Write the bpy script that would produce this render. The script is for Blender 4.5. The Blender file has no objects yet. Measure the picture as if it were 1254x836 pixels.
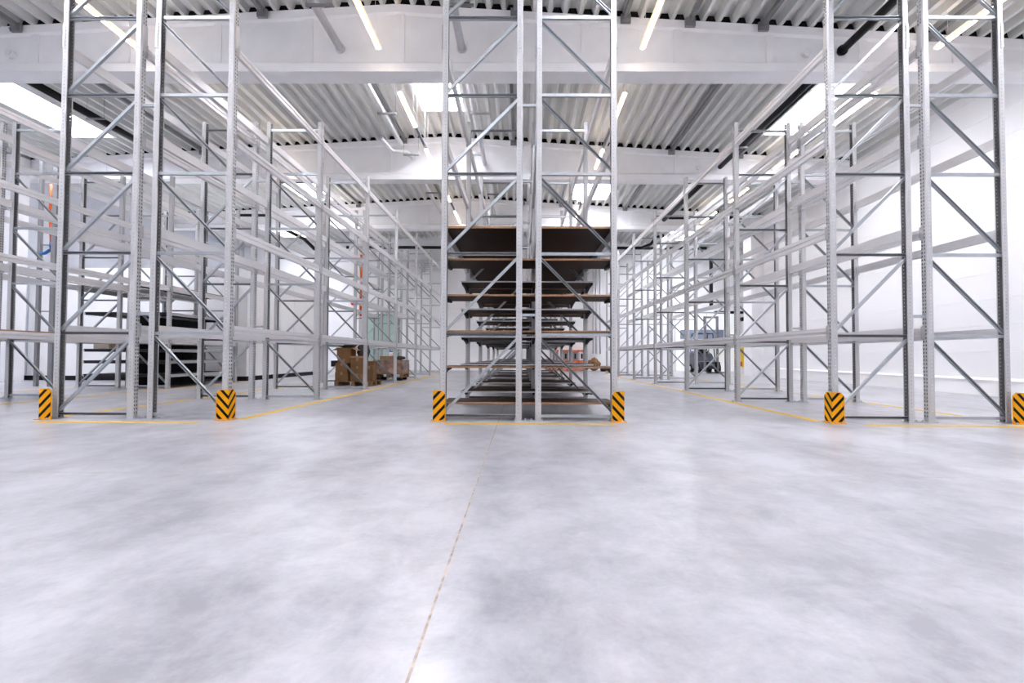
import bpy, bmesh, math, random
from mathutils import Matrix, Vector
random.seed(7)
S = bpy.context.scene
COL = S.collection
PI = math.pi
CAMH = .868

# ------------------------------------------------------------ materials
def nmat(name):
    m = bpy.data.materials.new(name); m.use_nodes = True
    nt = m.node_tree; b = nt.nodes['Principled BSDF']
    return m, nt, b

def mat(name, col, rough=.5, metal=0., noise=.0, nscale=8., spec=.5, bump=0., emis=None, estr=0.):
    m, nt, b = nmat(name)
    b.inputs['Roughness'].default_value = rough
    b.inputs['Metallic'].default_value = metal
    b.inputs['Specular IOR Level'].default_value = spec
    if noise or bump:
        tc = nt.nodes.new('ShaderNodeTexCoord')
        n = nt.nodes.new('ShaderNodeTexNoise'); n.inputs['Scale'].default_value = nscale
        n.inputs['Detail'].default_value = 5
        nt.links.new(tc.outputs['Object'], n.inputs['Vector'])
        r = nt.nodes.new('ShaderNodeValToRGB')
        r.color_ramp.elements[0].position = .3; r.color_ramp.elements[1].position = .7
        r.color_ramp.elements[0].color = tuple(c*(1-noise) for c in col)+(1,)
        r.color_ramp.elements[1].color = tuple(min(1, c*(1+noise)) for c in col)+(1,)
        nt.links.new(n.outputs['Fac'], r.inputs['Fac'])
        nt.links.new(r.outputs['Color'], b.inputs['Base Color'])
        if bump:
            bp = nt.nodes.new('ShaderNodeBump'); bp.inputs['Strength'].default_value = bump
            bp.inputs['Distance'].default_value = .01
            nt.links.new(n.outputs['Fac'], bp.inputs['Height'])
            nt.links.new(bp.outputs['Normal'], b.inputs['Normal'])
    else:
        b.inputs['Base Color'].default_value = tuple(col)+(1,)
    if emis:
        b.inputs['Emission Color'].default_value = tuple(emis)+(1,)
        b.inputs['Emission Strength'].default_value = estr
    return m

M = {}
M['post'] = mat('galvanised_post', (.47, .47, .48), .45, .2, .03, 5)
M['postin'] = mat('dull_post_inside', (.17, .17, .175), .6, 0, .1, 12, .2)  # shade inside posts and brace channels, put into a darker colour
M['beam'] = mat('painted_beam', (.67, .66, .675), .36, .2, .02, 6)
M['brace'] = mat('galvanised_brace', (.42, .45, .48), .34, .6, .05, 8)
M['zinc'] = mat('zinc_bolt', (.45, .45, .46), .35, .8)
M['yellow'] = mat('yellow_line_paint', (.66, .40, .04), .5, 0, .12, 30, .2)
M['wall'] = mat('white_wall_panel', (.88, .88, .885), .55, 0, .01, 3)
M['concrete'] = mat('white_painted_concrete', (.87, .865, .88), .6, 0, .03, 2.5)
M['deck'] = mat('grey_roof_deck', (.66, .665, .65), .5, .1, .03, 3)
M['steelgrey'] = mat('grey_steel_section', (.24, .24, .25), .5, .3, .06, 5)
M['board_face'] = mat('dark_brown_film_board', (.050, .027, .018), .55, 0, .15, 12, .15)
M['board_edge'] = mat('raw_board_edge', (.33, .18, .09), .7, 0, .25, 60)
M['nosing'] = mat('shelf_nosing_steel', (.50, .51, .52), .35, .5)
M['darksteel'] = mat('dark_steel_shelf', (.022, .024, .028), .6, .0, .1, 9, .2)
M['black'] = mat('black_pipe', (.008, .008, .009), .45, spec=.25)
M['plinth'] = mat('black_plinth', (.012, .012, .013), .6, spec=.2)
M['pipe'] = mat('pale_insulated_pipe', (.72, .72, .74), .28, .5, .05, 9)
M['white'] = mat('white_metal', (.82, .82, .83), .4)
M['card'] = mat('brown_cardboard', (.17, .082, .026), .8, 0, .15, 6)
M['card2'] = mat('pale_cardboard', (.30, .17, .09), .8, 0, .12, 6)
M['wood'] = mat('pallet_wood', (.19, .10, .04), .8, 0, .25, 14)
M['film'] = mat('stretch_film_over_cartons', (.27, .165, .12), .25, 0, .45, 6, bump=.4)
M['bag'] = mat('black_rubbish_bag', (.02, .018, .018), .3, 0, .2, 20, bump=.6)
M['beige'] = mat('beige_box', (.62, .55, .44), .7)
M['orange'] = mat('orange_paint', (.7, .11, .015), .5)
M['blue'] = mat('blue_plastic', (.03, .16, .48), .4)
M['bluegrey'] = mat('blue_grey_panel', (.28, .33, .44), .5)
M['green'] = mat('green_tinted_glass', (.42, .56, .50), .25)
M['red'] = mat('red_plastic', (.6, .02, .03), .4)
M['forky'] = mat('dark_forklift_paint', (.05, .06, .08), .4)
M['yel2'] = mat('yellow_plastic', (.95, .68, .06), .5)
M['tray'] = mat('dark_grey_trunking', (.17, .17, .2), .5)
M['led'] = mat('led_diffuser', (1, 1, 1), .5, emis=(1, .90, .80), estr=13)
M['ledhalo'] = mat('warm_halo_glow', (1, .8, .6), .5, emis=(1, .66, .34), estr=.42)  # glowing colour that imitates the warm halo round the tubes
M['sky'] = mat('skylight_dome', (1, 1, 1), .5, emis=(.90, .92, 1), estr=14)
M['winglow'] = mat('daylit_window_pane', (1, 1, 1), .3, emis=(.95, .98, 1), estr=.12)

# floor: power-floated concrete
m, nt, b = nmat('polished_concrete_floor'); M['floor'] = m
tc = nt.nodes.new('ShaderNodeTexCoord')
def noise(sc, det=6, rgh=.6, dist=0., vec=None):
    n = nt.nodes.new('ShaderNodeTexNoise'); n.inputs['Scale'].default_value = sc
    n.inputs['Detail'].default_value = det; n.inputs['Roughness'].default_value = rgh
    n.inputs['Distortion'].default_value = dist
    nt.links.new(vec or tc.outputs['Object'], n.inputs['Vector']); return n
n1 = noise(.55, 7, .62, .6); n2 = noise(3.1, 9, .72, .3); n3 = noise(26, 4, .7)
mp = nt.nodes.new('ShaderNodeMapping'); mp.inputs['Scale'].default_value = (1, .35, 1); mp.inputs['Rotation'].default_value = (0, 0, .5)
nt.links.new(tc.outputs['Object'], mp.inputs['Vector'])
n4 = noise(1.4, 6, .6, .2, mp.outputs['Vector'])
def mth(op, a, c):
    k = nt.nodes.new('ShaderNodeMath'); k.operation = op
    for i, v in enumerate((a, c)):
        if isinstance(v, (int, float)): k.inputs[i].default_value = v
        else: nt.links.new(v, k.inputs[i])
    return k.outputs[0]
s1 = mth('MULTIPLY', n1.outputs['Fac'], .29); s2 = mth('MULTIPLY', n2.outputs['Fac'], .33)
s3 = mth('MULTIPLY', n3.outputs['Fac'], .06); s4 = mth('MULTIPLY', n4.outputs['Fac'], .32)
sm = mth('ADD', mth('ADD', s1, s2), mth('ADD', s3, s4))
r = nt.nodes.new('ShaderNodeValToRGB')
r.color_ramp.elements[0].position = .425; r.color_ramp.elements[0].color = (.25, .25, .275, 1)
r.color_ramp.elements[1].position = .565; r.color_ramp.elements[1].color = (.44, .44, .475, 1)
nt.links.new(sm, r.inputs['Fac']); nt.links.new(r.outputs['Color'], b.inputs['Base Color'])
b.inputs['Roughness'].default_value = .3
b.inputs['Specular IOR Level'].default_value = .5

# guard stripes: yellow with black chevrons, in the object's own coordinates
m, nt, b = nmat('striped_guard'); M['guard'] = m
tc = nt.nodes.new('ShaderNodeTexCoord'); sp = nt.nodes.new('ShaderNodeSeparateXYZ')
nt.links.new(tc.outputs['Object'], sp.inputs[0])
d = mth('ADD', mth('ABSOLUTE', sp.outputs[0], 0), mth('ABSOLUTE', sp.outputs[1], 0))
v = mth('SUBTRACT', sp.outputs[2], mth('MULTIPLY', d, 1.08))
v = mth('DIVIDE', mth('ADD', v, 1.292), .13)
v = mth('FRACT', v, 0)
edge = mth('LESS_THAN', v, .40)
inside = mth('MULTIPLY', mth('LESS_THAN', d, .157), mth('LESS_THAN', sp.outputs[2], .392))
inside = mth('MULTIPLY', inside, mth('GREATER_THAN', sp.outputs[2], .012))
msk = mth('MULTIPLY', edge, inside)
mx = nt.nodes.new('ShaderNodeMix'); mx.data_type = 'RGBA'
mx.inputs[6].default_value = (.72, .31, .003, 1); mx.inputs[7].default_value = (.006, .006, .007, 1)
nt.links.new(msk, mx.inputs[0]); nt.links.new(mx.outputs[2], b.inputs['Base Color'])
b.inputs['Roughness'].default_value = .5; b.inputs['Specular IOR Level'].default_value = .12
M['guardplain'] = mat('guard_yellow', (.72, .31, .003), .45)

# siding panels: white metal with horizontal joints
m, nt, b = nmat('white_siding'); M['siding'] = m
b.inputs['Base Color'].default_value = (.88, .88, .89, 1); b.inputs['Roughness'].default_value = .45

# ------------------------------------------------------------ mesh helpers
def box(bm, x0, x1, y0, y1, z0, z1, mi=0):
    vs = [bm.verts.new(p) for p in ((x0,y0,z0),(x1,y0,z0),(x1,y1,z0),(x0,y1,z0),(x0,y0,z1),(x1,y0,z1),(x1,y1,z1),(x0,y1,z1))]
    fs = []
    for q in ((0,3,2,1),(4,5,6,7),(0,1,5,4),(1,2,6,5),(2,3,7,6),(3,0,4,7)):
        f = bm.faces.new([vs[i] for i in q]); f.material_index = mi; fs.append(f)
    return fs

def extrude_poly(bm, pts, axis, a, c, mi=0):
    """pts: 2D outline; axis 'x' -> pts are (y,z), 'y' -> (x,z), 'z' -> (x,y)"""
    def P(p, t):
        return (t, p[0], p[1]) if axis == 'x' else ((p[0], t, p[1]) if axis == 'y' else (p[0], p[1], t))
    A = [bm.verts.new(P(p, a)) for p in pts]; B = [bm.verts.new(P(p, c)) for p in pts]
    n = len(pts)
    bm.faces.new(A).material_index = mi
    bm.faces.new(B[::-1]).material_index = mi
    for i in range(n):
        f = bm.faces.new((A[i], B[i], B[(i+1) % n], A[(i+1) % n])); f.material_index = mi

def bar(bm, p, q, w, h, mi=0, up=Vector((0, 1, 0))):
    """box bar from p to q; w across, h along 'up'"""
    p, q = Vector(p), Vector(q); d = (q-p).normalized()
    s = d.cross(up).normalized(); u = s.cross(d).normalized()
    vs = []
    for e in (p, q):
        for a, c in ((-1,-1),(1,-1),(1,1),(-1,1)):
            vs.append(bm.verts.new(e + s*a*w/2 + u*c*h/2))
    for f in ((0,3,2,1),(4,5,6,7),(0,1,5,4),(1,2,6,5),(2,3,7,6),(3,0,4,7)):
        bm.faces.new([vs[i] for i in f]).material_index = mi

def tube(bm, pts, r, n=14, mi=0, cap=True):
    pts = [Vector(p) for p in pts]; rings = []
    for i, p in enumerate(pts):
        if i == 0: d = pts[1]-p
        elif i == len(pts)-1: d = p-pts[-2]
        else: d = (pts[i+1]-p).normalized() + (p-pts[i-1]).normalized()
        d.normalize()
        ref = Vector((0, 0, 1)) if abs(d.z) < .9 else Vector((1, 0, 0))
        s = d.cross(ref).normalized(); u = s.cross(d)
        k = 1.
        if 0 < i < len(pts)-1:
            k = 1/max(.5, d.dot((p-pts[i-1]).normalized()))
        rings.append([bm.verts.new(p + (s*math.cos(2*PI*j/n) + u*math.sin(2*PI*j/n))*r*(k if k < 1.3 else 1.15)) for j in range(n)])
    for a, c in zip(rings, rings[1:]):
        for j in range(n):
            f = bm.faces.new((a[j], a[(j+1) % n], c[(j+1) % n], c[j])); f.material_index = mi; f.smooth = True
    if cap:
        bm.faces.new(rings[0][::-1]).material_index = mi; bm.faces.new(rings[-1]).material_index = mi

def finish(name, bm, mats, parent=None, loc=(0, 0, 0), rz=0, bevel=0, recalc=True):
    if recalc: bmesh.ops.recalc_face_normals(bm, faces=bm.faces)
    me = bpy.data.meshes.new(name); bm.to_mesh(me); bm.free()
    for q in (mats if isinstance(mats, (list, tuple)) else [mats]): me.materials.append(M[q])
    o = bpy.data.objects.new(name, me); COL.objects.link(o)
    o.location = loc; o.rotation_euler = (0, 0, rz)
    if parent: o.parent = parent
    if bevel:
        md = o.modifiers.new('bevel', 'BEVEL'); md.width = bevel; md.segments = 2; md.limit_method = 'ANGLE'
    return o

def empty(name, loc=(0, 0, 0), rz=0):
    o = bpy.data.objects.new(name, None); COL.objects.link(o); o.location = loc; o.rotation_euler = (0, 0, rz)
    o.empty_display_size = .2
    return o

def tag(o, label, cat, group=None):
    if group: o['group'] = group
    o['label'] = label; o['category'] = cat
    if o.name.startswith('roof_beam'):
        for q in ('label', 'category', 'group'):
            if q in o: del o[q]
        o['kind'] = 'structure'
        return o
    if 'beam' in o.name or 'post' in o.name or 'channel' in o.name or 'line' in o.name: o['kind'] = 'thing'
    if group: o['group'] = group
    return o

def struct(o):
    o['kind'] = 'structure'; return o

def copy_tree(src, loc=None, rz=None, parent=None):
    c = src.copy(); COL.objects.link(c)
    if parent is not None: c.parent = parent
    if loc is not None: c.location = loc
    if rz is not None: c.rotation_euler = (0, 0, rz)
    for ch in src.children: copy_tree(ch, parent=c)
    return c

class Proto:
    """first use takes the prototype itself, later uses copy it"""
    def __init__(s, root): s.root = root; s.used = False
    def put(s, loc, rz=0):
        if not s.used:
            s.used = True; s.root.location = loc; s.root.rotation_euler = (0, 0, rz); return s.root
        return copy_tree(s.root, loc, rz)

# ------------------------------------------------------------ layout numbers
Z0, BAY, W = 6.484, 2.887, 1.1
XD, XE, XI, GAP = -3.951, -1.103, 4.136, .18
X = dict(D=XD, C=XD-W, B=XD-W-GAP, A=XD-2*W-GAP, E=XE, F=XE+W, G=XE+W+GAP, H=XE+2*W+GAP,
         I=XI, J=XI+W, K=XI+W+GAP, L=XI+2*W+GAP, M=-9.0, N=-10.1, O=-10.28, P=-11.38)
LEV = [1.2, 2.55, 3.81, 5.07]
ROW = ['front row', 'second row', 'third row', 'fourth row', 'fifth row', 'sixth row', 'seventh row']
BAYN = ['first bay', 'second bay', 'third bay', 'fourth bay', 'fifth bay', 'sixth bay']
LEVN = ['lowest', 'second', 'third', 'top']
def yk(k): return Z0 + BAY*k

# ------------------------------------------------------------ the upright frame
def post_mesh(height, side):
    """perforated steel post; side=-1: web faces -x.  local x=0 is the web plane, section runs inward"""
    bm = bmesh.new(); s = -side
    path = [(.08, -.035), (.08, -.05), (.054, -.05), (.043, -.05), (.015, -.05), (0, -.036), (0, -.030), (0, -.010), (0, .010), (0, .030), (0, .036),
            (.015, .05), (.043, .05), (.054, .05), (.08, .05), (.08, .035)]
    webh = {6, 8}; flh = {2, 12}
    zc = [0]
    n = int(height/.05)
    cuts = (.0045, .012, .038, .0455, .05)
    for i in range(n):
        for c in cuts: zc.append(i*.05 + c)
    grid = [[None]*len(path) for _ in zc]
    def V(i, j):
        if grid[i][j] is None: grid[i][j] = bm.verts.new((s*path[j][0], path[j][1], zc[i]))
        return grid[i][j]
    for i in range(len(zc)-1):
        ph = i % 5
        for j in range(len(path)-1):
            if zc[i] > .05:
                if j in webh and ph == 2: continue
                if j in flh and ph in (0, 4): continue
            q = (V(i, j), V(i, j+1), V(i+1, j+1), V(i+1, j))
            bm.faces.new(q[::-1] if s > 0 else q)
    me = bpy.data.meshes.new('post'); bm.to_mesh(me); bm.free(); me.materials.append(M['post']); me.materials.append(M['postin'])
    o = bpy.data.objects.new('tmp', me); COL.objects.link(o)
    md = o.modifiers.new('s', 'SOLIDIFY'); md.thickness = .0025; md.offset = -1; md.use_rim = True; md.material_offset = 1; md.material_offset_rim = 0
    dg = bpy.context.evaluated_depsgraph_get()
    me2 = bpy.data.meshes.new_from_object(o.evaluated_get(dg), depsgraph=dg)
    bpy.data.objects.remove(o); bpy.data.meshes.remove(me)
    return me2

def foot_mesh(side):
    s = -side; bm = bmesh.new()
    box(bm, s*.02 - .085, s*.02 + .085, -.07, .07, 0, .008)
    for dx in (-.068, .068):
        tube(bm, [(s*.02+dx, 0, .006), (s*.02+dx, 0, .034)], .009, 6)
        tube(bm, [(s*.02+dx, 0, .008), (s*.02+dx, 0, .018)], .016, 6)
    return bm

HB = [.062, 1.155, 2.25, 3.345, 4.43]
def make_frame(height, tall):
    root = empty('rack_upright_frame')
    for side in (-1, 1):
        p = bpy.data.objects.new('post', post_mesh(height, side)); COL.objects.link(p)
        p.parent = root; p.location = (side*W/2, 0, .006)
        finish('foot_plate', foot_mesh(side), 'brace', p, (0, 0, -.006))
        if tall:   # sleeve where the extension post is joined on
            bm = bmesh.new(); s = -side
            box(bm, -s*.006 - .002, -s*.006 + .002, -.04, .04, 5.06, 5.40)
            for yy in (-.054, .054): box(bm, min(s*.01, s*.045), max(s*.01, s*.045), yy-.002, yy+.002, 5.06, 5.40)
            finish('splice_sleeve', bm, 'post', p)
    hs = HB + ([5.51, 6.55] if tall else [5.30])
    for h in hs:
        bm = bmesh.new()
        a = W/2 - .035
        box(bm, -a, a, .018, .022, h-.02, h+.02); box(bm, -a+.002, a-.002, .0165, .0179, h-.0155, h+.0155, 1); box(bm, -a, a, -.018, .018, h+.016, h+.02); box(bm, -a, a, -.018, .018, h-.02, h-.016)  # second box: dark lining that paints the shade inside the channel
        for sx in (-1, 1): tube(bm, [(sx*(a-.03), -.03, h), (sx*(a-.03), -.018, h)], .009, 6)
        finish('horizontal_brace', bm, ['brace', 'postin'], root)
    nd = hs if tall else hs[:-1]
    for h0, h1 in zip(nd, nd[1:]):
        bm = bmesh.new(); a = W/2 - .055
        p, q = Vector((-a, 0, h0+.045)), Vector((a, 0, h1-.045))
        bar(bm, p+Vector((0, -.012, 0)), q+Vector((0, -.012, 0)), .036, .004)
        bar(bm, p+Vector((0, -.0092, 0)), q+Vector((0, -.0092, 0)), .028, .0014, 1)  # dark lining, shade of the channel's hollow put into colour
        dd = (q-p).normalized(); sd = Vector((-dd.z, 0, dd.x))
        bar(bm, p+sd*.016+Vector((0, .006, 0)), q+sd*.016+Vector((0, .006, 0)), .004, .036); bar(bm, p-sd*.016+Vector((0, .006, 0)), q-sd*.016+Vector((0, .006, 0)), .004, .036)
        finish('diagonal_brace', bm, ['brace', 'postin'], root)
    return Proto(root)

frame_tall = make_frame(6.75, True)
frame_std = make_frame(5.45, False)

def put_frame(lx, k, flip, label, group):
    pr = frame_tall if k == 0 and lx > -9 else frame_std
    o = pr.put((lx + W/2, yk(k) + .05, 0), PI if flip else 0)
    return tag(o, label, 'rack frame', group)

RACK = {'left': ('left rack', [('A', 'wall-side', False), ('C', 'aisle-side', True)], 7),
        'centre': ('centre shelving rack', [('E', 'left-hand', False), ('G', 'right-hand', True)], 6),
        'right': ('right rack', [('I', 'aisle-side', False), ('K', 'wall-side', True)], 7)}
for key, (nm, cols, n) in RACK.items():
    for c, half, flip in cols:
        for k in range(n):
            if k == 6 and half == 'wall-side': continue
            ext = 'tallest grey ladder frame, ' if k == 0 else 'grey perforated ladder frame, '
            put_frame(X[c], k, flip, '%s%s half of the %s, %s' % (ext, half, nm, ROW[k]), 'upright frames of the ' + nm)
for c, half, flip in (('N', 'near half', True), ('P', 'far half', False)):
    for k in range(1, 4):
        put_frame(X[c], k, flip, 'grey steel ladder frame in the far left rack, %s, %s' % (half, ROW[k]), 'upright frames of the far left rack')

# ------------------------------------------------------------ beams
def beam_mesh():
    bm = bmesh.new(); L = BAY - .105
    # local: y from 0..L, outer face at x=0 going to x=-.05, height centred on 0
    prof = [(0, -.065), (0, -.034), (-.01, -.028), (-.01, .0), (0, .006), (0, .028), (-.018, .032), (-.018, .065), (-.05, .065), (-.05, -.065)]
    extrude_poly(bm, prof, 'y', 0, L)
    return bm
def make_beam():
    root = finish('rack_beam', beam_mesh(), 'beam')
    L = BAY - .105
    for y0, s in ((0, -1), (L, 1)):
        bm = bmesh.new()
        box(bm, .003, .007, min(y0, y0+s*.055)-.004*(s > 0), max(y0, y0+s*.055)+.004*(s < 0), -.09, .09)
        box(bm, -.05, .007, y0-.003, y0+.003, -.09, .09)
        for zz in (-.06, 0, .06): box(bm, .007, .011, y0+s*.028-.007, y0+s*.028+.007, zz-.012, zz+.012)
        finish('end_connector', bm, 'post', root)
    return Proto(root)
beamP = make_beam()
def put_beam(web, face, k, lev, label, group):
    if face > 0: loc = (web, yk(k) + .1025, LEV[lev]); rz = 0
    else: loc = (web, yk(k+1) - .0025, LEV[lev]); rz = PI
    o = beamP.put(loc, rz)
    return tag(o, label, 'rack beam', group)
SIDES = {'left': [('A', 0, -1, 'wall-side face'), ('B', W, 1, 'wall half inner face'), ('C', 0, -1, 'aisle half inner face'), ('D', W, 1, 'aisle face')],
         'centre': [('E', 0, -1, 'left face'), ('F', W, 1, 'left half inner face'), ('G', 0, -1, 'right half inner face'), ('H', W, 1, 'right face')],
         'right': [('I', 0, -1, 'aisle face'), ('J', W, 1, 'aisle half inner face'), ('K', 0, -1, 'wall half inner face'), ('L', W, 1, 'wall-side face')]}
for key, sides in SIDES.items():
    nm = RACK[key][0]
    for c, _, face, sn in sides:
        nb = 5 + (1 if c in 'DCIJ' else 0)
        for k in range(nb):
            for lv in range(4):
                if key == 'centre' and lv == 0: continue
                put_beam(X[c], face, k, lv, 'pale %s-level beam, %s of the %s, %s' % (LEVN[lv], sn, nm, BAYN[k]), 'beams of the ' + nm)
for c, face, sn in (('M', 1, 'near face'), ('N', -1, 'near half, inner face'), ('O', 1, 'far half, inner face'), ('P', -1, 'wall face')):
    for k in range(0, 3):
        for lv in range(4):
            if c in 'OP' and k == 0: continue
            put_beam(X[c], face, k, lv, 'pale %s-level beam, %s of the far left rack, %s' % (LEVN[lv], sn, BAYN[k]), 'beams of the far left rack')
# front frames of the far left rack, just outside the picture, that carry its first-bay beams
put_frame(X['N'], 0, True, 'grey steel ladder frame in the far left rack, near half, front row', 'upright frames of the far left rack')

# row spacers between the back to back frames
bm = bmesh.new(); box(bm, -GAP/2+.004, GAP/2-.004, -.018, .018, -.018, .018)
for s in (-1, 1):
    box(bm, s*(GAP/2-.002)-.003, s*(GAP/2-.002)+.003, -.03, .03, -.03, .03)
spc = Proto(finish('row_spacer', bm, 'brace'))
for key, xx in (('left', X['B']+GAP/2), ('centre', X['F']+GAP/2), ('right', X['J']+GAP/2)):
    for k in range(4):
        for h, w in ((1.42, 'lower'), (4.29, 'upper')):
            tag(spc.put((xx, yk(k)+.05, h)), 'short steel bar joining the two halves of the %s, %s one, %s' % (RACK[key][0], w, ROW[k]), 'spacer', 'row spacers')

# ------------------------------------------------------------ corner guards
def guard():
    root = empty('rack_corner_guard')
    bm = bmesh.new(); T = .008; w = .165; h = .4; c = .05
    # front plate (along +x at y=0) with the far upper corner cut
    extrude_poly(bm, [(0, 0), (w, 0), (w, h-c), (w-c, h), (0, h)], 'y', 0, T)
    extrude_poly(bm, [(T, 0), (w, 0), (w, h-c), (w-c, h), (T, h)], 'x', 0, T)
    finish('striped_plate', bm, 'guard', root, (0, 0, .006))
    bm = bmesh.new()
    box(bm, -.035, w, -.035, 0, 0, .007); box(bm, -.035, 0, 0, w, 0, .007)
    finish('floor_flange', bm, 'guardplain', root)
    for px, py in ((.03, -.02), (.13, -.02), (-.02, .03), (-.02, .13)):
        bm = bmesh.new(); tube(bm, [(px, py, .007), (px, py, .028)], .007, 6); tube(bm, [(px, py, .007), (px, py, .016)], .013, 6)
        finish('anchor_bolt', bm, 'zinc', root)
    return Proto(root)
gd = guard()
for web, rz, lab in ((X['A'], 0, 'at the outer foot of the left rack, leftmost of all'),
                     (X['D'], PI/2, 'with a full V of stripes, left rack foot by the left aisle'),
                     (X['E'], 0, 'at the left foot of the centre shelving rack'),
                     (X['H'], PI/2, 'at the right foot of the centre shelving rack'),
                     (X['I'], 0, 'with a full V of stripes, right rack foot by the right aisle'),
                     (X['L'], PI/2, 'at the outer foot of the right rack, rightmost of all')):
    s = -1 if rz == 0 else 1
    tag(gd.put((web + s*.07, Z0-.10, 0), rz), 'striped corner guard ' + lab, 'rack guard', 'corner guards')

# ------------------------------------------------------------ centre shelving boards
def board(x0, x1, y0, y1, z, nose, brackets, label, group, name='shelf_board', th=.024):
    bm = bmesh.new(); hx, hy = (x1-x0)/2, (y1-y0)/2
    fs = box(bm, -hx, hx, -hy, hy, 0, th)
    for f in fs[2:]: f.material_index = 1
    o = finish(name, bm, ['board_face', 'board_edge'], None, ((x0+x1)/2, (y0+y1)/2, z))
    if nose:
        bm = bmesh.new(); box(bm, -hx-.006, hx+.006, -hy-.006, -hy-.0005, 0, th+.001)
        finish('front_nosing', bm, 'nosing', o)
    for bx in brackets:
        bm = bmesh.new(); s = -1 if nose else 1
        # tapering arm; deep at the post end, slim at the tip
        a, c = (hy, -hy+.03) if nose else (-hy, hy-.03)
        extrude_poly(bm, [(a, -.002), (c, -.002), (c, -.03), (a + (c-a)*.5, -.045), (a, -.095)], 'x', bx-(x0+x1)/2-.02, bx-(x0+x1)/2+.02)
        finish('support_arm', bm, 'darksteel', o)
    return tag(o, label, 'shelf', group)
SH = [(.213, 'bottom'), (.70, 'second'), (1.19, 'third'), (1.684, 'fourth'), (2.177, 'fifth')]
xl, xr = X['E']+.012, X['H']-.012
brx = [X['E']+.035, X['F']-.04, X['G']+.04, X['H']-.035]
for k in range(0, 6):
    for z, nmz in SH:
        if k > 0:
            board(xl, xr, yk(k)-.77, yk(k)-.012, z, True, brx, 'dark shelf board with pale steel nosing, %s level, reaching forward from the %s' % (nmz, ROW[k]), 'boards of the centre shelving')
        board(xl, xr, yk(k)+.112, yk(k)+.76, z, False, brx, 'dark brown shelf board with raw edge, %s level, behind the %s' % (nmz, ROW[k]), 'boards of the centre shelving')
for k in range(5):
    for a, c, hn in ((X['E'], X['F'], 'left'), (X['G'], X['H'], 'right')):
        board(a+.012, c-.012, yk(k)+.108, yk(k+1)-.006, LEV[1]+.066, False, [], 'broad dark brown top board over the %s half of the centre rack, %s' % (hn, BAYN[k]), 'top boards of the centre shelving', 'top_board', .03)

# ------------------------------------------------------------ shelves of the far left rack
def steel_shelf(x0, x1, y0, y1, z, label, brown=False):
    root = empty('steel_shelf', ((x0+x1)/2, (y0+y1)/2, z))
    hx, hy = (x1-x0)/2, (y1-y0)/2
    bm = bmesh.new(); fs = box(bm, -hx+.01, hx-.01, -hy, hy, .0, .025)
    for f in fs[2:]: f.material_index = 1
    finish('shelf_deck', bm, ['board_face', 'board_edge'] if brown else ['darksteel', 'darksteel'], root)
    if not brown:
        for sx in (-1, 1):
            bm = bmesh.new(); extrude_poly(bm, [(sx*hx, -.05), (sx*hx, .027), (sx*(hx-.012), .027), (sx*(hx-.012), .01), (sx*(hx-.03), -.0), (sx*(hx-.03), -.05)], 'y', -hy, hy)
            finish('edge_rail', bm, 'nosing', root)
        for sy in (-1, 1):
            bm = bmesh.new(); box(bm, -hx+.03, hx-.03, min(sy*hy, sy*(hy-.03)), max(sy*hy, sy*(hy-.03)), -.05, -.001)
            finish('end_rail', bm, 'darksteel', root)
    tag(root, label, 'shelf', 'shelves of the far left rack')
for a, c, hn in ((X['N'], X['M'], 'near half'), (X['P'], X['O'], 'far half')):
    steel_shelf(a+.06, c-.06, yk(2)+.06, yk(3)+.04, LEV[1]+.067, 'dark board with a brown edge on top of the far left shelving, ' + hn, True)
    for z, w in ((.33, 'bottom'), (.68, 'second'), (.98, 'third'), (1.33, 'fourth'), (1.93, 'fifth')):
        steel_shelf(a+.09, c-.09, yk(2)+.11, yk(3)-.02, z, 'dark steel shelf with a grey edge in the far left shelving, %s level, %s' % (w, hn))
bm = bmesh.new(); box(bm, -10.2, -10.18, yk(2)+.12, yk(3)-.02, .0, 1.92)
for q in range(5): box(bm, -10.18, -10.17, yk(2)+.12+q*.68, yk(2)+.15+q*.68, .14, 1.92)
tag(finish('black_rear_panel', bm, 'plinth'), 'black panel standing between the two halves of the far shelving', 'panel')
steel_shelf(X['N']+.06, X['M']-.06, yk(0)+.15, yk(1)-.03, LEV[0]+.067, 'brown edged board on the lowest beams at the left margin', True)

# ------------------------------------------------------------ setting: floor, walls, roof
def rectprism(name, x0, x1, y0, y1, z0, z1, m):
    bm = bmesh.new(); box(bm, x0, x1, y0, y1, z0, z1); return struct(finish(name, bm, m))
XL, XR, XR2, YB, YF = -16.5, 10.75, 17.0, 28.4, -9.0
bm = bmesh.new(); box(bm, XL-.3, XR2+.3, YF-.3, YB+.3, -.3, 0)
struct(finish('floor', bm, 'floor'))
RX, RH, RS = -2.6, 8.0, .058
def roof(x): return RH - RS*abs(x-RX)

def siding_wall(name, p, q, zt, inward, ph=.6, m='siding'):
    """wall of stacked horizontal panels with real joints: p,q floor ends; inward: unit normal"""
    p, q = Vector((p[0], p[1], 0)), Vector((q[0], q[1], 0)); d = q-p; L = d.length; d.normalize(); n = Vector((inward[0], inward[1], 0))
    bm = bmesh.new(); z = .41-.6*0; i = 0
    prof = []
    while z < zt:
        z2 = min(zt, z+ph)
        prof += [(0, z+.006), (0, z2-.006), (-.01, z2-.004), (-.01, z2+.004)]
        z = z2
    prof.insert(0, (0, 0))
    prof += [(-.25, zt), (-.25, 0)]
    A = [bm.verts.new(p + n*u + Vector((0, 0, v))) for u, v in prof]; B = [bm.verts.new(q + n*u + Vector((0, 0, v))) for u, v in prof]
    bm.faces.new(A); bm.faces.new(B[::-1])
    for j in range(len(prof)):
        bm.faces.new((A[j], B[j], B[(j+1) % len(prof)], A[(j+1) % len(prof)]))
    return struct(finish(name, bm, m))
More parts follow.
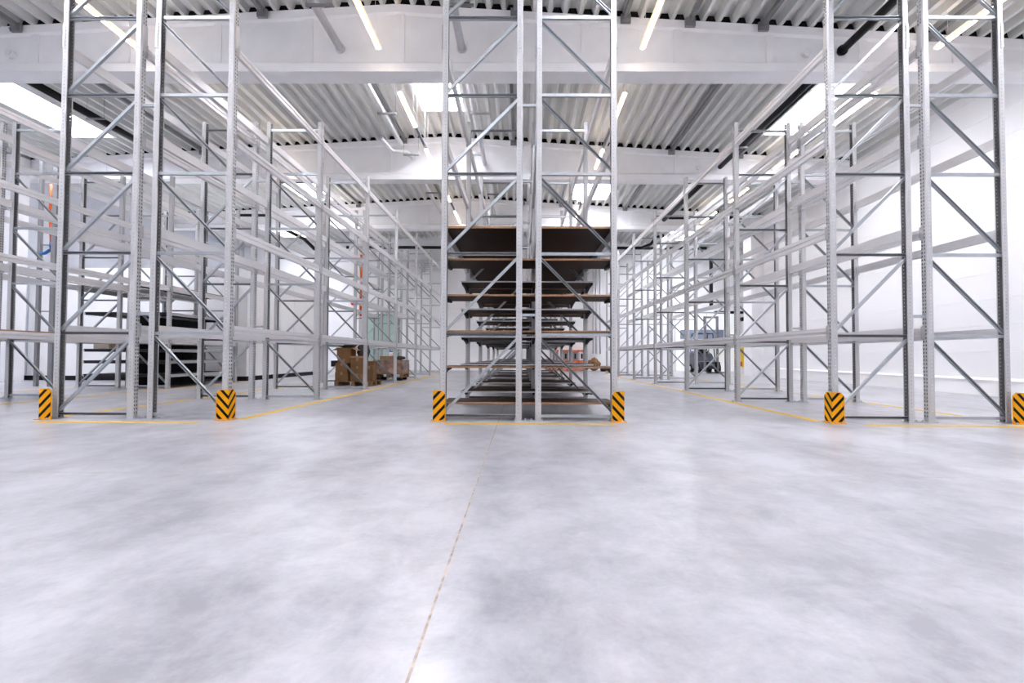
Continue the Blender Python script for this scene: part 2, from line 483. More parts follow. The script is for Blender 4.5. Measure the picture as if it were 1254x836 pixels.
siding_wall('wall_right', (XR, YF), (XR, 22.3), roof(XR)+.1, (-1, 0))
M['siding_shaded'] = mat('shaded_white_siding', (.60, .615, .67), .5)  # shade on the left wall, put into a greyer, bluer siding colour
siding_wall('wall_left', (XL, YB), (XL, YF), roof(XL)+.1, (1, 0), m='siding_shaded')
siding_wall('wall_back', (XL, YB), (XR2, YB), roof(RX)+.2, (0, -1))
siding_wall('wall_front', (XR2, YF), (XL, YF), roof(RX)+.2, (0, 1))
siding_wall('wall_far_right', (XR2, 22.0), (XR2, YB), roof(XR2)+.1, (-1, 0))
rectprism('wall_return', XR+.0, XR2+.2, 22.0, 22.3, 0, roof(XR), 'wall')
rectprism('trim_1', XR-.10, XR-.001, YF, 22.3, 0, .34, 'wall')       # concrete kerb under the siding
bm = bmesh.new(); extrude_poly(bm, [(XR-.12, .335), (XR-.12, .36), (XR-.001, .41), (XR-.001, .335)], 'y', YF, 22.3)
struct(finish('trim_2', bm, 'white'))
rectprism('trim_3', XR-.55, XR-.001, 21.5, 22.3, .0, roof(XR)-.02, 'concrete')      # column at the end of the wall
rectprism('trim_4', XL+.001, XL+.45, 15.0, 15.5, 0, roof(XL)-.02, 'concrete')
rectprism('trim_5', XL+.001, XL+.45, 9.5, 10.0, 0, roof(XL)-.02, 'concrete')

# white room built into the hall behind the far left rack
BX0, BX1, BY0, BY1, BH = XL+.02, -9.15, 16.0, 22.6, 3.75
bm = bmesh.new(); box(bm, BX0, BX1, BY0, BY1, .14, BH)
for y in [BY0+.0+i*1.1 for i in range(1, 6)]:
    box(bm, BX1, BX1+.012, y-.02, y+.02, .14, BH)
struct(finish('wall_white_room', bm, 'wall'))
rectprism('baseboard_white_room', BX0, BX1+.02, BY0-.02, BY1, 0, .15, 'plinth')
rectprism('baseboard_left', XL+.001, XL+.03, YF, 16, 0, .15, 'plinth')

# roof deck with deep ribs, real openings for the skylights
SKY = [(-3.05, -1.81, 10.9, 13.75), (-13.4, -12.2, 10.9, 14.2), (7.15, 8.4, 10.9, 14.0), (2.1, 3.65, 17.8, 20.7), (-9.5, -8.2, 17.8, 20.7),
       (-13.2, -12.0, 23.6, 26.4), (7.6, 9.1, 23.6, 26.7), (-7.7, -6.4, 3.0, 5.8), (1.2, 2.5, 3.0, 5.8), (-13.4, -12.2, 3.0, 5.8), (7.15, 8.4, 3.0, 5.8),
       (-7.7, -6.4, -4, -1), (-1.9, -.6, -4, -1), (5.2, 6.5, -4, -1), (-12.6, -11.3, -4, -1)]
PT = .31
pf = [(0, 0), (.075, 0), (.125, .135), (.26, .135), (.31, 0)]
i0 = int((XL-RX)/PT)-1; i1 = int((XR2-RX)/PT)+1
cells = []
SKYI = []
for (a, c, y0, y1) in SKY:
    SKYI.append((round((a-RX)/PT), round((c-RX)/PT), y0, y1))
bm = bmesh.new()
for i in range(i0, i1):
    cuts = [(YF, YB)]
    for (a, c, y0, y1) in SKYI:
        if a <= i < c:
            nc = []
            for (u, v) in cuts:
                if y0 > u and y1 < v: nc += [(u, y0), (y1, v)]
                else: nc.append((u, v))
            cuts = nc
    xs = RX + i*PT; zb = roof(xs + (.0375 if 1 else 0))
    znext = roof(xs + PT + .0375)
    P = [(xs+.0, zb), (xs+.075, zb), (xs+.125, zb+.135), (xs+.26, zb+.135), (xs+.31, znext)]
    T = [(p[0], p[1]+.012 if 0 else p[1]) for p in P]
    for (u, v) in cuts:
        A = [bm.verts.new((p[0], u, p[1])) for p in P]; B = [bm.verts.new((p[0], v, p[1])) for p in P]
        for j in range(4): bm.faces.new((A[j], A[j+1], B[j+1], B[j]))
me = bpy.data.meshes.new('ceiling'); bm.to_mesh(me); bm.free(); me.materials.append(M['deck'])
ceil = bpy.data.objects.new('ceiling', me); COL.objects.link(ceil); struct(ceil)
md = ceil.modifiers.new('s', 'SOLIDIFY'); md.thickness = .004; md.offset = 1
# roof insulation above the deck, as a slab with the same openings
bm = bmesh.new()
for i in range(i0, i1):
    cuts = [(YF, YB)]
    for (a, c, y0, y1) in SKYI:
        if a <= i < c:
            nc = []
            for (u, v) in cuts:
                if y0 > u and y1 < v: nc += [(u, y0), (y1, v)]
                else: nc.append((u, v))
            cuts = nc
    xs = RX + i*PT
    for (u, v) in cuts: box(bm, xs, xs+PT, u, v, max(roof(xs), roof(xs+PT))+.15, max(roof(xs), roof(xs+PT))+.3)
struct(finish('ceiling_insulation', bm, 'white'))

for n_, (a, c, y0, y1) in enumerate(SKYI):
    x0, x1 = RX+a*PT, RX+c*PT; zt = max(roof(x0), roof(x1)) + .5; zb = min(roof(x0), roof(x1)) - .03
    root = empty('roof_skylight', ((x0+x1)/2, (y0+y1)/2, zb))
    cx, cy = (x0+x1)/2, (y0+y1)/2
    bm = bmesh.new()
    for (p0, p1, q0, q1) in ((x0-.05, x0+.015, y0+.015, y1-.015), (x1-.015, x1+.05, y0+.015, y1-.015), (x0-.05, x1+.05, y0-.05, y0+.015), (x0-.05, x1+.05, y1-.015, y1+.05)):
        box(bm, p0-cx, p1-cx, q0-cy, q1-cy, 0, zt-zb)
    finish('kerb', bm, 'white', root)
    bm = bmesh.new(); nx, ny = 6, 8
    V = [[bm.verts.new((x0-cx-.03+(x1-x0+.06)*i/nx, y0-cy-.03+(y1-y0+.06)*j/ny, zt-zb+.16*math.sin(PI*i/nx)*math.sin(PI*j/ny)**.5)) for j in range(ny+1)] for i in range(nx+1)]
    for i in range(nx):
        for j in range(ny): bm.faces.new((V[i][j], V[i][j+1], V[i+1][j+1], V[i+1][j]))
    finish('dome', bm, 'sky', root)
    bm = bmesh.new()
    for t in range(1, 5): box(bm, x0-cx, x1-cx, y0-cy+(y1-y0)*t/5-.003, y0-cy+(y1-y0)*t/5+.003, zt-zb-.02, zt-zb-.014)
    for t in range(1, 4): box(bm, x0-cx+(x1-x0)*t/4-.003, x0-cx+(x1-x0)*t/4+.003, y0-cy, y1-cy, zt-zb-.014, zt-zb-.008)
    finish('safety_grid', bm, 'white', root)
    where = ['centre, just past the nearest roof beam', 'far left, just past the nearest roof beam', 'right, just past the nearest roof beam', 'right of centre, past the second roof beam',
             'left, past the second roof beam', 'far left, past the third roof beam', 'far right, past the third roof beam'][n_] if n_ < 7 else ['left of the camera', 'right of the camera', 'far left before the nearest beam', 'far right before the nearest beam', 'left behind the camera', 'centre behind the camera', 'right behind the camera', 'far left behind the camera'][n_-7]
    tag(root, 'bright white rectangular skylight in the roof, ' + where, 'skylight', 'roof skylights')

# ------------------------------------------------------------ white concrete roof beams
def roof_beam(y0, label, x0=XL+.01, x1=XR2-.01):
    bm = bmesh.new(); B0, B1 = 6.575, 6.745
    xs = [x0, RX, x1]
    def seg(pa):   # profile in (y, z or None=top offset)
        rows = []
        for xx in xs:
            zt = roof(xx) - .004
            rows.append([bm.verts.new((xx, y, (z if z < 50 else zt-(100-z)))) for y, z in pa])
        bm.faces.new(rows[0]); bm.faces.new(rows[-1][::-1])
        for a, c in zip(rows, rows[1:]):
            for j in range(len(pa)):
                bm.faces.new((a[j], c[j], c[(j+1) % len(pa)], a[(j+1) % len(pa)]))
    w = .44
    seg([(y0, B0), (y0+w, B0), (y0+w, B1), (y0+w-.10, B1+.07), (y0+w-.10, 99.80), (y0+w-.05, 99.84), (y0+w-.05, 100), (y0+.05, 100), (y0+.05, 99.84), (y0+.10, 99.80), (y0+.10, B1+.07), (y0, B1)])
    for i in range(-7, 11):
        xx = -.62 + 1.87*i
        if not (x0+.2 < xx < x1-.2): continue
        box(bm, xx-.08, xx+.08, y0+.075, y0+.101, B1+.03, roof(xx)-.17)
        box(bm, xx-.08, xx+.08, y0+w-.101, y0+w-.075, B1+.03, roof(xx)-.17)
    return tag(finish('roof_beam', bm, 'concrete'), label, 'roof beam', 'roof beams')
BY = [9.56, 15.5, 21.6]
M['foam'] = mat('black_profile_foam', (.01, .01, .01), .9, spec=.1)
bm = bmesh.new()
for yb in BY:
    for i in range(i0, i1):
        xs = RX + i*PT; zb = roof(xs+.0375); zn = roof(xs+PT+.0375)
        extrude_poly(bm, [(xs+.078, zb-.002), (xs+.308, min(zb, zn)-.002), (xs+.262, zb+.131), (xs+.125, zb+.131)], 'y', yb+.09, yb+.35)
struct(finish('trim_8', bm, 'foam'))
roof_beam(BY[0], 'white concrete roof beam crossing the hall, nearest and largest in view')
roof_beam(BY[1], 'white concrete roof beam crossing the hall, second from the front')
roof_beam(BY[2], 'white concrete roof beam crossing the hall, farthest and third from the front')
roof_beam(3.6-.1-6+.0, 'white concrete roof beam behind the camera')

# round caps on the beam faces
for (xx, zz, y, w) in ((-10.45, 6.97, BY[0], 'far left on the nearest beam'), (5.72, 6.99, BY[0], 'right of centre on the nearest beam'), (5.72, 6.99, BY[1], 'right of centre on the second beam'),
                       (5.8, 6.99, BY[2], 'right of centre on the third beam')):
    bm = bmesh.new(); tube(bm, [(xx, y+.02, zz), (xx, y+.11, zz)], .085, 20); tube(bm, [(xx, y+.0, zz), (xx, y+.03, zz)], .06, 20)
    tag(finish('round_beam_plug', bm, 'white'), 'small round white plug, ' + w, 'plug', 'beam plugs')

# grey steel sections under the deck
def section(x, y0, y1, w, label):
    bm = bmesh.new(); z = roof(x)
    box(bm, x-.04, x+.04, y0+.06, y1-.06, z-.10, z-.006)
    o = finish('roof_channel', bm, 'steelgrey')
    for e, s in ((y0, 1), (y1, -1)):
        b2 = bmesh.new(); box(b2, x-.10, x+.10, min(e, e+s*.06), max(e, e+s*.06), z-.19, z-.02)
        for dx in (-.08, .08): tube(b2, [(x+dx, e+s*.06, z-.15), (x+dx, e+s*.085, z-.15)], .016, 6)
        finish('end_bracket', b2, 'steelgrey', o)
    tag(o, label, 'channel', 'steel channels under the roof deck')
WX = ['far left', 'left', 'just left of the centre posts', 'right of the centre posts', 'inner right', 'right', 'far right']
for x, w in zip((-10.25, -5.26, -.16, 2.05, 3.34, 4.8, 8.2), WX):
    section(x, 3.6, BY[0], w, 'grey steel channel under the deck before the nearest beam, ' + w)
for x, w in zip((-10.4, -3.85, -.3, 4.8, 7.0), ('far left', 'left', 'centre', 'right', 'far right')):
    section(x, BY[0]+.44, BY[1], w, 'grey steel channel between the nearest and second beams, ' + w)
for x, w in zip((-7.4, -3.6, .0, 4.6, 1.75), ('far left', 'left', 'centre', 'far right', 'beside the skylight')):
    section(x, BY[1]+.44, BY[2], w, 'grey steel channel between the second and third beams, ' + w)

# ------------------------------------------------------------ LED light lines
def light_seg(x, y0, y1, label):
    z = CAMH + 5.95
    root = empty('strip_light', (x, (y0+y1)/2, z)); h = (y1-y0)/2
    bm = bmesh.new(); box(bm, -.02, .02, -h, h, .02, .055); finish('housing', bm, 'white', root)
    bm = bmesh.new(); extrude_poly(bm, [(-.032, .018), (-.034, -.0), (-.03, -.022), (-.015, -.034), (.015, -.034), (.03, -.022), (.034, 0), (.032, .018)], 'y', -h+.01, h-.01)
    finish('diffuser', bm, 'led', root)
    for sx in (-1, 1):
        bm = bmesh.new(); box(bm, min(sx*.0355, sx*.056), max(sx*.0355, sx*.056), -h, h, -.026, .016); finish('halo_strip', bm, 'ledhalo', root)  # added side strips standing in for the halo of the light
    zr = roof(x) - z
    for yy in (-h+.25, h-.25):
        bm = bmesh.new(); tube(bm, [(0, yy, .055), (0, yy, zr)], .0035, 5); finish('hanger_wire', bm, 'white', root)
    tag(root, label, 'light', 'strip lights')
SEG = [(4.7, 6.3), (7.6, 9.2), (10.8, 12.4), (13.8, 15.2), (17.0, 18.5), (19.8, 21.4), (23.0, 24.6), (-5, -3.4), (-1.5, .1), (1.6, 3.2)]
SEGN = ['first in view', 'crossing the nearest beam face', 'first past the nearest beam', 'second past the nearest beam', 'first past the second beam', 'second past the second beam', 'past the third beam']
for x, rn in ((-7.48, 'far left line'), (-2.8, 'left line'), (2.3, 'right line'), (7.95, 'far right line')):
    for i, (a, c) in enumerate(SEG):
        light_seg(x, a, c, 'glowing warm white strip light hung in the %s, %s' % (rn, SEGN[i] if i < 7 else ('behind the camera', 'just behind the camera', 'overhead')[i-7]))
    for a, c, w in ((12.4, 13.8, 'past the nearest beam'), (18.5, 19.8, 'past the second beam'), (6.3, 7.6, 'before the nearest beam')):
        bm = bmesh.new(); box(bm, x-.03, x+.03, a+.01, c-.01, CAMH+5.955, CAMH+6.0)
        o = finish('light_trunking', bm, 'tray')
        for yy in (a+.2, c-.2):
            bm = bmesh.new(); tube(bm, [(x, yy, CAMH+6.0), (x, yy, roof(x))], .0035, 5); finish('hanger_wire', bm, 'white', o)
        tag(o, 'dark grey trunking between strip lights, %s, %s' % (rn, w), 'trunking', 'light trunking')

# ------------------------------------------------------------ pipes
def pipe(pts, r, m, label, cat='pipe', collars=(), hang=(), name='ceiling_pipe'):
    bm = bmesh.new(); tube(bm, pts, r, 16); o = finish(name, bm, m)
    for c in collars:
        b2 = bmesh.new(); c = Vector(c); tube(b2, [c-Vector((0, .02, 0)), c+Vector((0, .02, 0))], r*1.35, 18); finish('collar', b2, m, o)
    for (hx, hy, hz, s) in hang:
        b2 = bmesh.new(); box(b2, min(hx-s*.1, hx+s*.38), max(hx-s*.1, hx+s*.38), hy-.02, hy+.02, hz-r-.045, hz-r-.003)
        finish('hanger_channel', b2, 'steelgrey', o)
        b2 = bmesh.new()
        for t in (.36,): tube(b2, [(hx+s*t, hy, hz-r-.01), (hx+s*t, hy, roof(hx+s*t))], .004, 5)
        for t in (-.09,): tube(b2, [(hx+s*t, hy, hz-r-.01), (hx+s*t, hy, roof(hx+s*t))], .004, 5)
        finish('hanger_rod', b2, 'steelgrey', o)
    return tag(o, label, cat)
h1 = CAMH+6.23; h2 = CAMH+6.30
pipe([(-3.72, -8.8, h1), (-3.72, BY[0]+.1, h1)], .075, 'pipe', 'pale round pipe left of centre ending at the nearest roof beam', collars=[(-3.72, BY[0]+.07, h1)], hang=[(-3.72, 8.3, h1, 1)])
pipe([(-3.6, BY[0]+.34, h1), (-3.6, 14.05, h1)], .07, 'pipe', 'pale round pipe left of the centre skylight, between the first two beams', hang=[(-3.6, 12.1, h1, 1)])
pipe([(-4.26, 14.3, CAMH+6.53), (-4.08, 14.9, CAMH+6.38), (-3.66, 14.95, CAMH+6.38), (-3.6, BY[1]+.1, CAMH+6.45)], .065, 'pipe', 'short cranked pale pipe bending into the second roof beam, left one', collars=[(-3.6, BY[1]+.07, CAMH+6.45)], hang=[(-3.6, 14.8, CAMH+6.3, 1)])
pipe([(-1.25, -8.8, h1), (-1.25, BY[0]+.1, h1)], .075, 'pipe', 'pale round pipe behind the left centre post ending at the nearest roof beam', collars=[(-1.25, BY[0]+.07, h1)], hang=[(-1.25, 8.3, h1, 1)])
pipe([(-1.22, BY[0]+.34, h1), (-1.24, 14.6, h1), (-1.25, BY[1]+.1, CAMH+6.27)], .07, 'pipe', 'pale round pipe between the first two beams seen inside the centre frame', collars=[(-1.25, BY[1]+.07, CAMH+6.27)], hang=[(-1.23, 12.1, h1, 1)])
pipe([(-1.75, 14.75, h1+.02), (-1.22, 14.8, h1)], .06, 'pipe', 'short level branch of pale pipe before the second beam')
pipe([(-3.6, BY[1]+.34, CAMH+6.3), (-3.6, BY[2]+.1, CAMH+6.3)], .065, 'pipe', 'pale round pipe left of centre between the second and third beams', hang=[(-3.6, 18.3, CAMH+6.3, 1)])
pipe([(-1.25, BY[1]+.34, CAMH+6.25), (-1.25, BY[2]+.1, CAMH+6.25)], .065, 'pipe', 'pale round pipe inside the centre frame between the second and third beams', hang=[(-1.25, 18.3, CAMH+6.25, 1)])
hk = CAMH+6.16
pipe([(6.41, -8.8, hk), (6.41, BY[0]+.1, hk)], .075, 'black', 'thick black pipe on the right running into the nearest roof beam', collars=[(6.41, BY[0]+.03, hk)])
pipe([(6.41, BY[0]+.34, hk), (6.41, BY[1]+.1, hk)], .075, 'black', 'thick black pipe on the right between the first two beams', hang=[(6.41, 13.9, hk, -1)])
pipe([(6.38, BY[1]+.34, hk), (6.38, BY[2]+.1, hk)], .09, 'black', 'thick black pipe on the right between the second and third beams')
pipe([(6.5, 21.35, hk), (9.7, 21.35, hk)], .075, 'black', 'black branch pipe running level in front of the third beam on the right')
pipe([(-11.15, -8.8, hk), (-11.15, BY[0]+.1, hk)], .09, 'black', 'thick black pipe at far left before the nearest beam')
pipe([(-11.15, BY[0]+.34, hk), (-11.12, BY[1]+.1, hk)], .09, 'black', 'thick black pipe at far left between the first two beams', hang=[(-11.13, 12.2, hk, 1)])
pipe([(-11.12, BY[1]+.34, hk), (-11.1, BY[2]+.1, hk)], .09, 'black', 'thick black pipe at far left between the second and third beams')
pipe([(-12.9, 21.3, hk+.05), (-11.25, 21.3, hk+.05)], .06, 'black', 'black branch pipe in front of the third beam at far left')
pipe([(-11.6, BY[2]+.5, hk-.05), (-11.5, 25.2, hk-.05), (-11.3, 26.0, hk-.4), (-10.6, 26.4, hk-.45)], .09, 'black', 'black pipe with a bend past the third beam at far left')
zz = CAMH + 133*27/592
pipe([(-9.9, 27, zz), (10.3, 27, zz)], .085, 'black', 'long black pipe running level along the back wall')
pipe([(7.9, 25.6, zz+.46), (7.25, 26.1, zz+.38), (7.05, 26.5, zz+.1), (6.65, 27, zz)], .08, 'black', 'cranked black pipe joining the long pipe by the back wall')
pipe([(10.55, 27, CAMH+120*27/592), (10.55, 27, CAMH+60*27/592)], .1, 'black', 'vertical black pipe in the far right corner')
pipe([(10.7, 26.9, CAMH+54*27/592), (12.7, 26.9, CAMH+54*27/592)], .08, 'black', 'thick level black pipe in the far right corner')
pipe([(-11.0, 27.6, 6.25), (-3.2, 27.6, 6.25)], .05, 'pipe', 'thin grey pipe running level below the black pipe at the back left')
for i, x in enumerate((4.15, 4.32, 4.55)):
    pipe([(x, 28.2, 1.0), (x, 28.2, 6.6)], .05, 'pipe', 'thin vertical grey pipe on the back wall, %s of three' % ('leftmost', 'middle', 'rightmost')[i])
pipe([(-16.25, 9.8, 1.2), (-16.25, 9.8, 6.0)], .03, 'pipe', 'thin vertical grey pipe at the left wall column')
for p, lab in (((-9.15, 15.45, 0), 'a'), ):
    # column with an orange hose that ends in a blue nozzle
    pass
bm = bmesh.new(); hz = [4.35, 3.9, 3.4, 2.9, 2.55]
hx, hy = -12.78, 12.9
tube(bm, [(hx, hy, 5.45), (hx+.02, hy, 5.1), (hx-.02, hy, 4.7), (hx+.02, hy, 4.3), (hx+.05, hy, 3.87)], .032, 10)
o = finish('air_hose', bm, 'orange'); tag(o, 'orange hose hanging down a post at the far left', 'hose')
bm = bmesh.new(); tube(bm, [(hx+.05, hy, 3.87), (hx+.05, hy, 3.76), (hx+.0, hy, 3.66), (hx-.1, hy, 3.59), (hx-.24, hy, 3.57)], .042, 12)
finish('blue_end', bm, 'blue', o)
bm = bmesh.new(); box(bm, hx+.09, hx+.21, hy-.05, hy+.07, 0, 6.2); box(bm, hx-.1, hx+.15, hy+.05, hy+.07, 5.45, 5.49); box(bm, hx-.30, hx-.22, hy-.03, hy+.05, 0, 6.2)
for q in range(5): box(bm, hx-.22, hx+.09, hy+.03, hy+.05, 2.0+.9*q, 2.03+.9*q)
for q in range(8): box(bm, hx-.02, hx+.09, hy+.05, hy+.07, 3.9+.2*q, 3.93+.2*q)
tag(finish('hose_post', bm, 'steelgrey'), 'slim grey post with small clips carrying the orange hose', 'post')

# ------------------------------------------------------------ floor lines and joints
def strip(name, pts, w, m, label, cat, z=.0012):
    bm = bmesh.new()
    p, q = Vector((*pts[0], 0)), Vector((*pts[1], 0)); d = (q-p).normalized(); n = Vector((-d.y, d.x, 0))*w/2
    lo = [p-n, q-n, q+n, p+n]
    A = [bm.verts.new(v+Vector((0, 0, z*.1))) for v in lo]; B = [bm.verts.new(v+Vector((0, 0, z))) for v in lo]
    bm.faces.new(B); bm.faces.new(A[::-1])
    for i in range(4): bm.faces.new((A[i], A[(i+1) % 4], B[(i+1) % 4], B[i]))
    return tag(finish(name, bm, m), label, cat)
LW = .12
for a, c, lab in (((-6.2, 6.16), (-4.12, 6.16), 'in front of the left rack'), ((-.99, 6.19), (1.18, 6.19), 'in front of the centre rack'), ((4.38, 6.19), (6.4, 6.19), 'in front of the right rack'),
                  ((-3.78, 6.5), (-3.78, 24.2), 'along the left aisle beside the left rack'), ((4.0, 6.55), (4.0, 24.2), 'along the right aisle beside the right rack'),
                  ((-6.4, 6.5), (-6.4, 24), 'behind the left rack'), ((6.56, 7.3), (6.56, 24), 'on the wall side of the right rack'),
                  ((-8.92, 5.5), (-8.92, 16), 'beside the far left rack'), ((-11.55, 6), (-11.55, 15.9), 'on the wall side of the far left rack')):
    strip('floor_line', (a, c), LW, 'yellow', 'yellow painted floor line ' + lab, 'floor line')
M['joint'] = mat('joint_filler', (.40, .33, .28), .8, 0, .4, 18)
M['faint'] = mat('faint_joint', (.44, .42, .40), .7, 0, .2, 18)
strip('floor_joint', ((-.285, -8.8), (-.35, 28)), .009, 'joint', 'thin brownish joint running down the floor towards the centre rack', 'floor joint', .0008)
strip('floor_joint', ((-16, 3.55), (10.5, 3.55)), .008, 'faint', 'faint joint crossing the floor in front of the racks', 'floor joint', .0006)
strip('floor_joint', ((-16, -2.0), (10.5, -2.0)), .008, 'faint', 'faint joint crossing the floor behind the camera', 'floor joint', .0006)

# ------------------------------------------------------------ pallets and cartons in the left rack
def pallet(name, x, y, w, d, label, m='wood', high=0.):
    root = empty(name, (x, y, high))
    for i in range(5):
        bm = bmesh.new(); yy = -d/2 + .06 + i*(d-.12)/4; box(bm, -w/2, w/2, yy-.055, yy+.055, .122, .144); finish('deck_plank', bm, m, root)
    for xx in (-w/2+.06, 0, w/2-.06):
        bm = bmesh.new(); box(bm, xx-.05, xx+.05, -d/2, d/2, .0, .022)
        for yy in (-d/2+.07, 0, d/2-.07): box(bm, xx-.05, xx+.05, yy-.07, yy+.07, .022, .1)
        box(bm, xx-.05, xx+.05, -d/2, d/2, .1, .122)
        finish('runner', bm, m, root)
    return tag(root, label, 'pallet')
def carton(x0, x1, y0, y1, z0, z1, label, m='card', open_=False, rz=0, group='cartons'):
    root = empty('cardboard_box', ((x0+x1)/2, (y0+y1)/2, z0), rz)
    hx, hy, h = (x1-x0)/2, (y1-y0)/2, z1-z0
    bm = bmesh.new(); t = .006
    if open_:
        for q in ((-hx, hx, -hy, -hy+t), (-hx, hx, hy-t, hy), (-hx, -hx+t, -hy, hy), (hx-t, hx, -hy, hy)): box(bm, q[0], q[1], q[2], q[3], 0, h)
        box(bm, -hx, hx, -hy, hy, 0, t)
    else: box(bm, -hx, hx, -hy, hy, 0, h)
    finish('body', bm, m, root, bevel=.004)
    if open_:
        for sx in (-1, 1):
            bm = bmesh.new(); bar(bm, (sx*hx, 0, h), (sx*(hx+.14), 0, h-.07), .006, hy*1.9); finish('flap', bm, 'card2', root)
    else:
        bm = bmesh.new(); box(bm, -.03, .03, -hy-.002, hy+.002, h-.0005, h+.0015); box(bm, -.03, .03, -hy-.002, -hy, h-.08, h); finish('tape', bm, 'card2', root)
    return tag(root, label, 'box', group)
pallet('wooden_pallet', -4.70, 13.9, 1.05, .95, 'brown wooden pallet under the stacked cartons in the left rack')
P0 = .145
carton(-5.21, -4.86, 13.45, 13.85, P0, P0+.25, 'brown carton lowest in the left stack on the wooden pallet')
carton(-5.20, -4.87, 13.45, 13.85, P0+.252, P0+.50, 'brown carton second in the left stack on the wooden pallet')
carton(-5.15, -4.80, 13.46, 13.85, P0+.502, P0+.62, 'flat brown carton with white label third in the left stack')
carton(-5.17, -4.78, 13.46, 13.88, P0+.622, P0+.93, 'open brown carton with spread flaps on top of the left stack', open_=True)
for i in range(3):
    carton(-4.79, -4.42, 13.47, 13.86, P0+.215*i, P0+.215*i+.213, 'brown carton in the right stack on the pallet, %s' % ('lowest', 'middle', 'third up')[i], 'card')
carton(-4.80, -4.41, 13.46, 13.87, P0+.645, P0+.70, 'flat pale carton topping the right stack on the pallet', 'card2')
carton(-4.40, -4.19, 13.55, 13.9, P0, P0+.42, 'narrow brown carton behind the rack post on the pallet', 'card')
carton(-4.75, -4.3, 13.92, 14.3, P0, P0+.55, 'brown carton at the rear of the pallet', 'card')
def blob(name, c, r, m, label, cat, seed=1):
    bm = bmesh.new(); bmesh.ops.create_icosphere(bm, subdivisions=4, radius=1)
    rnd = random.Random(seed); ph = [rnd.uniform(0, 6) for _ in range(6)]
    for v in bm.verts:
        p = v.co.copy(); f = 1 + .10*math.sin(5*p.x+ph[0]) + .09*math.sin(6*p.y+ph[1]+2*p.z) + .06*math.sin(11*p.z+ph[2]+3*p.x) + .04*math.sin(17*p.x+13*p.y+ph[3])
        v.co = Vector((p.x*r[0]*f, p.y*r[1]*f, p.z*r[2]*f))
    for f in bm.faces: f.smooth = True
    return tag(finish(name, bm, m, None, c), label, cat)
blob('rubbish_bag', (-4.93, 13.66, 1.175), (.25, .18, .11), 'bag', 'crumpled black bag on the open carton', 'bag', 2)
blob('rubbish_bag', (-4.62, 14.0, .96), (.17, .14, .26), 'bag', 'black bag slumped behind the open carton', 'bag', 5)
blob('packing_paper', (-4.96, 13.66, 1.32), (.15, .11, .045), 'beige', 'pale crumpled paper on top of the black bag', 'paper', 8)
pallet('wooden_pallet', -4.62, 17.1, 1.05, .95, 'dark pallet on blocks under the film wrapped load', 'wood', .1)
bm = bmesh.new()
for xx in (-4.98, -4.26):
    for yy in (16.75, 17.4): box(bm, xx-.1, xx+.1, yy-.08, yy+.08, 0, .1)
tag(finish('support_blocks', bm, 'plinth'), 'dark blocks raising the film wrapped pallet', 'blocks')
bm = bmesh.new(); box(bm, -.52, .52, -.46, .46, 0, .46); bmesh.ops.subdivide_edges(bm, edges=bm.edges, cuts=5, use_grid_fill=True)
for v in bm.verts:
    v.co += Vector((math.sin(v.co.z*21+v.co.y*7), math.sin(v.co.z*17+v.co.x*9), 0))*.008
tag(finish('wrapped_load', bm, 'film', None, (-4.62, 17.1, .245)), 'film wrapped load of cartons on the farther pallet', 'wrapped load')
carton(-4.95, -4.5, 16.8, 17.2, .715, .84, 'flat brown carton lying on the film wrapped load', 'card2')
blob('rubbish_bag', (-4.28, 17.0, .78), (.16, .1, .07), 'bag', 'small black bag lying on the film wrapped load', 'bag', 11)
bm = bmesh.new(); tube(bm, [(-4.62, 17.0, .84), (-4.62, 17.0, .98)], .07, 14)
o = finish('tape_roll', bm, 'white'); tag(o, 'small white roll with blue top on the flat carton', 'roll')
bm = bmesh.new(); tube(bm, [(-4.62, 17.0, .981), (-4.62, 17.0, 1.02)], .06, 14); finish('blue_top', bm, 'blue', o)
# boxes on the far left shelving
carton(-11.15, -10.75, 12.5, 12.85, .98+.03, .98+.30, 'beige carton on a shelf of the far left shelving, left one', 'beige')
carton(-10.7, -10.42, 12.5, 12.85, .98+.03, .98+.29, 'beige carton on a shelf of the far left shelving, right one', 'card2')

# ------------------------------------------------------------ things by the back wall
# orange framed crates
for i, x in enumerate((1.92, 2.5, 3.04, 3.42)):
    root = empty('orange_crate', (x, 27.9, .5))
    for nm_, a, c, m_ in (('top_bar', .62, .72, 'orange'), ('bottom_bar', 0, .13, 'orange')):
        bm = bmesh.new(); box(bm, -.17, .17, -.25, .25, a, c); finish(nm_, bm, m_, root)
    bm = bmesh.new(); box(bm, -.15, .15, -.2, .2, .131, .619); finish('grey_body', bm, 'steelgrey' if i < 3 else 'pipe', root)
    bm = bmesh.new(); box(bm, -.05, .05, -.215, -.201, .22, .5); finish('dark_handle', bm, 'plinth', root)
    tag(root, 'orange and grey crate on the low rack at the back wall, %s of four' % ('leftmost', 'second', 'third', 'rightmost')[i], 'crate', 'orange crates')
bm = bmesh.new(); box(bm, 1.5, 3.75, 27.6, 28.2, .42, .50)
o = finish('low_bench', bm, 'steelgrey')
for xx in (1.55, 2.6, 3.65):
    bm = bmesh.new(); box(bm, xx-.04, xx+.04, 27.65, 27.73, 0, .42); finish('leg', bm, 'orange', o)
bm = bmesh.new(); box(bm, 1.6, 3.6, 27.66, 27.72, .03, .1); finish('lower_rail', bm, 'orange', o)
tag(o, 'low grey bench with orange legs under the crates', 'bench')
blob('brown_sack', (4.05, 27.4, .38), (.38, .3, .34), 'card', 'rounded brown sack on the floor at the back wall', 'sack', 4)
bm = bmesh.new(); box(bm, 4.5, 4.95, 27.5, 27.9, 0, .2)
tag(finish('black_crate', bm, 'plinth', bevel=.02), 'low black crate beside the brown sack', 'crate')
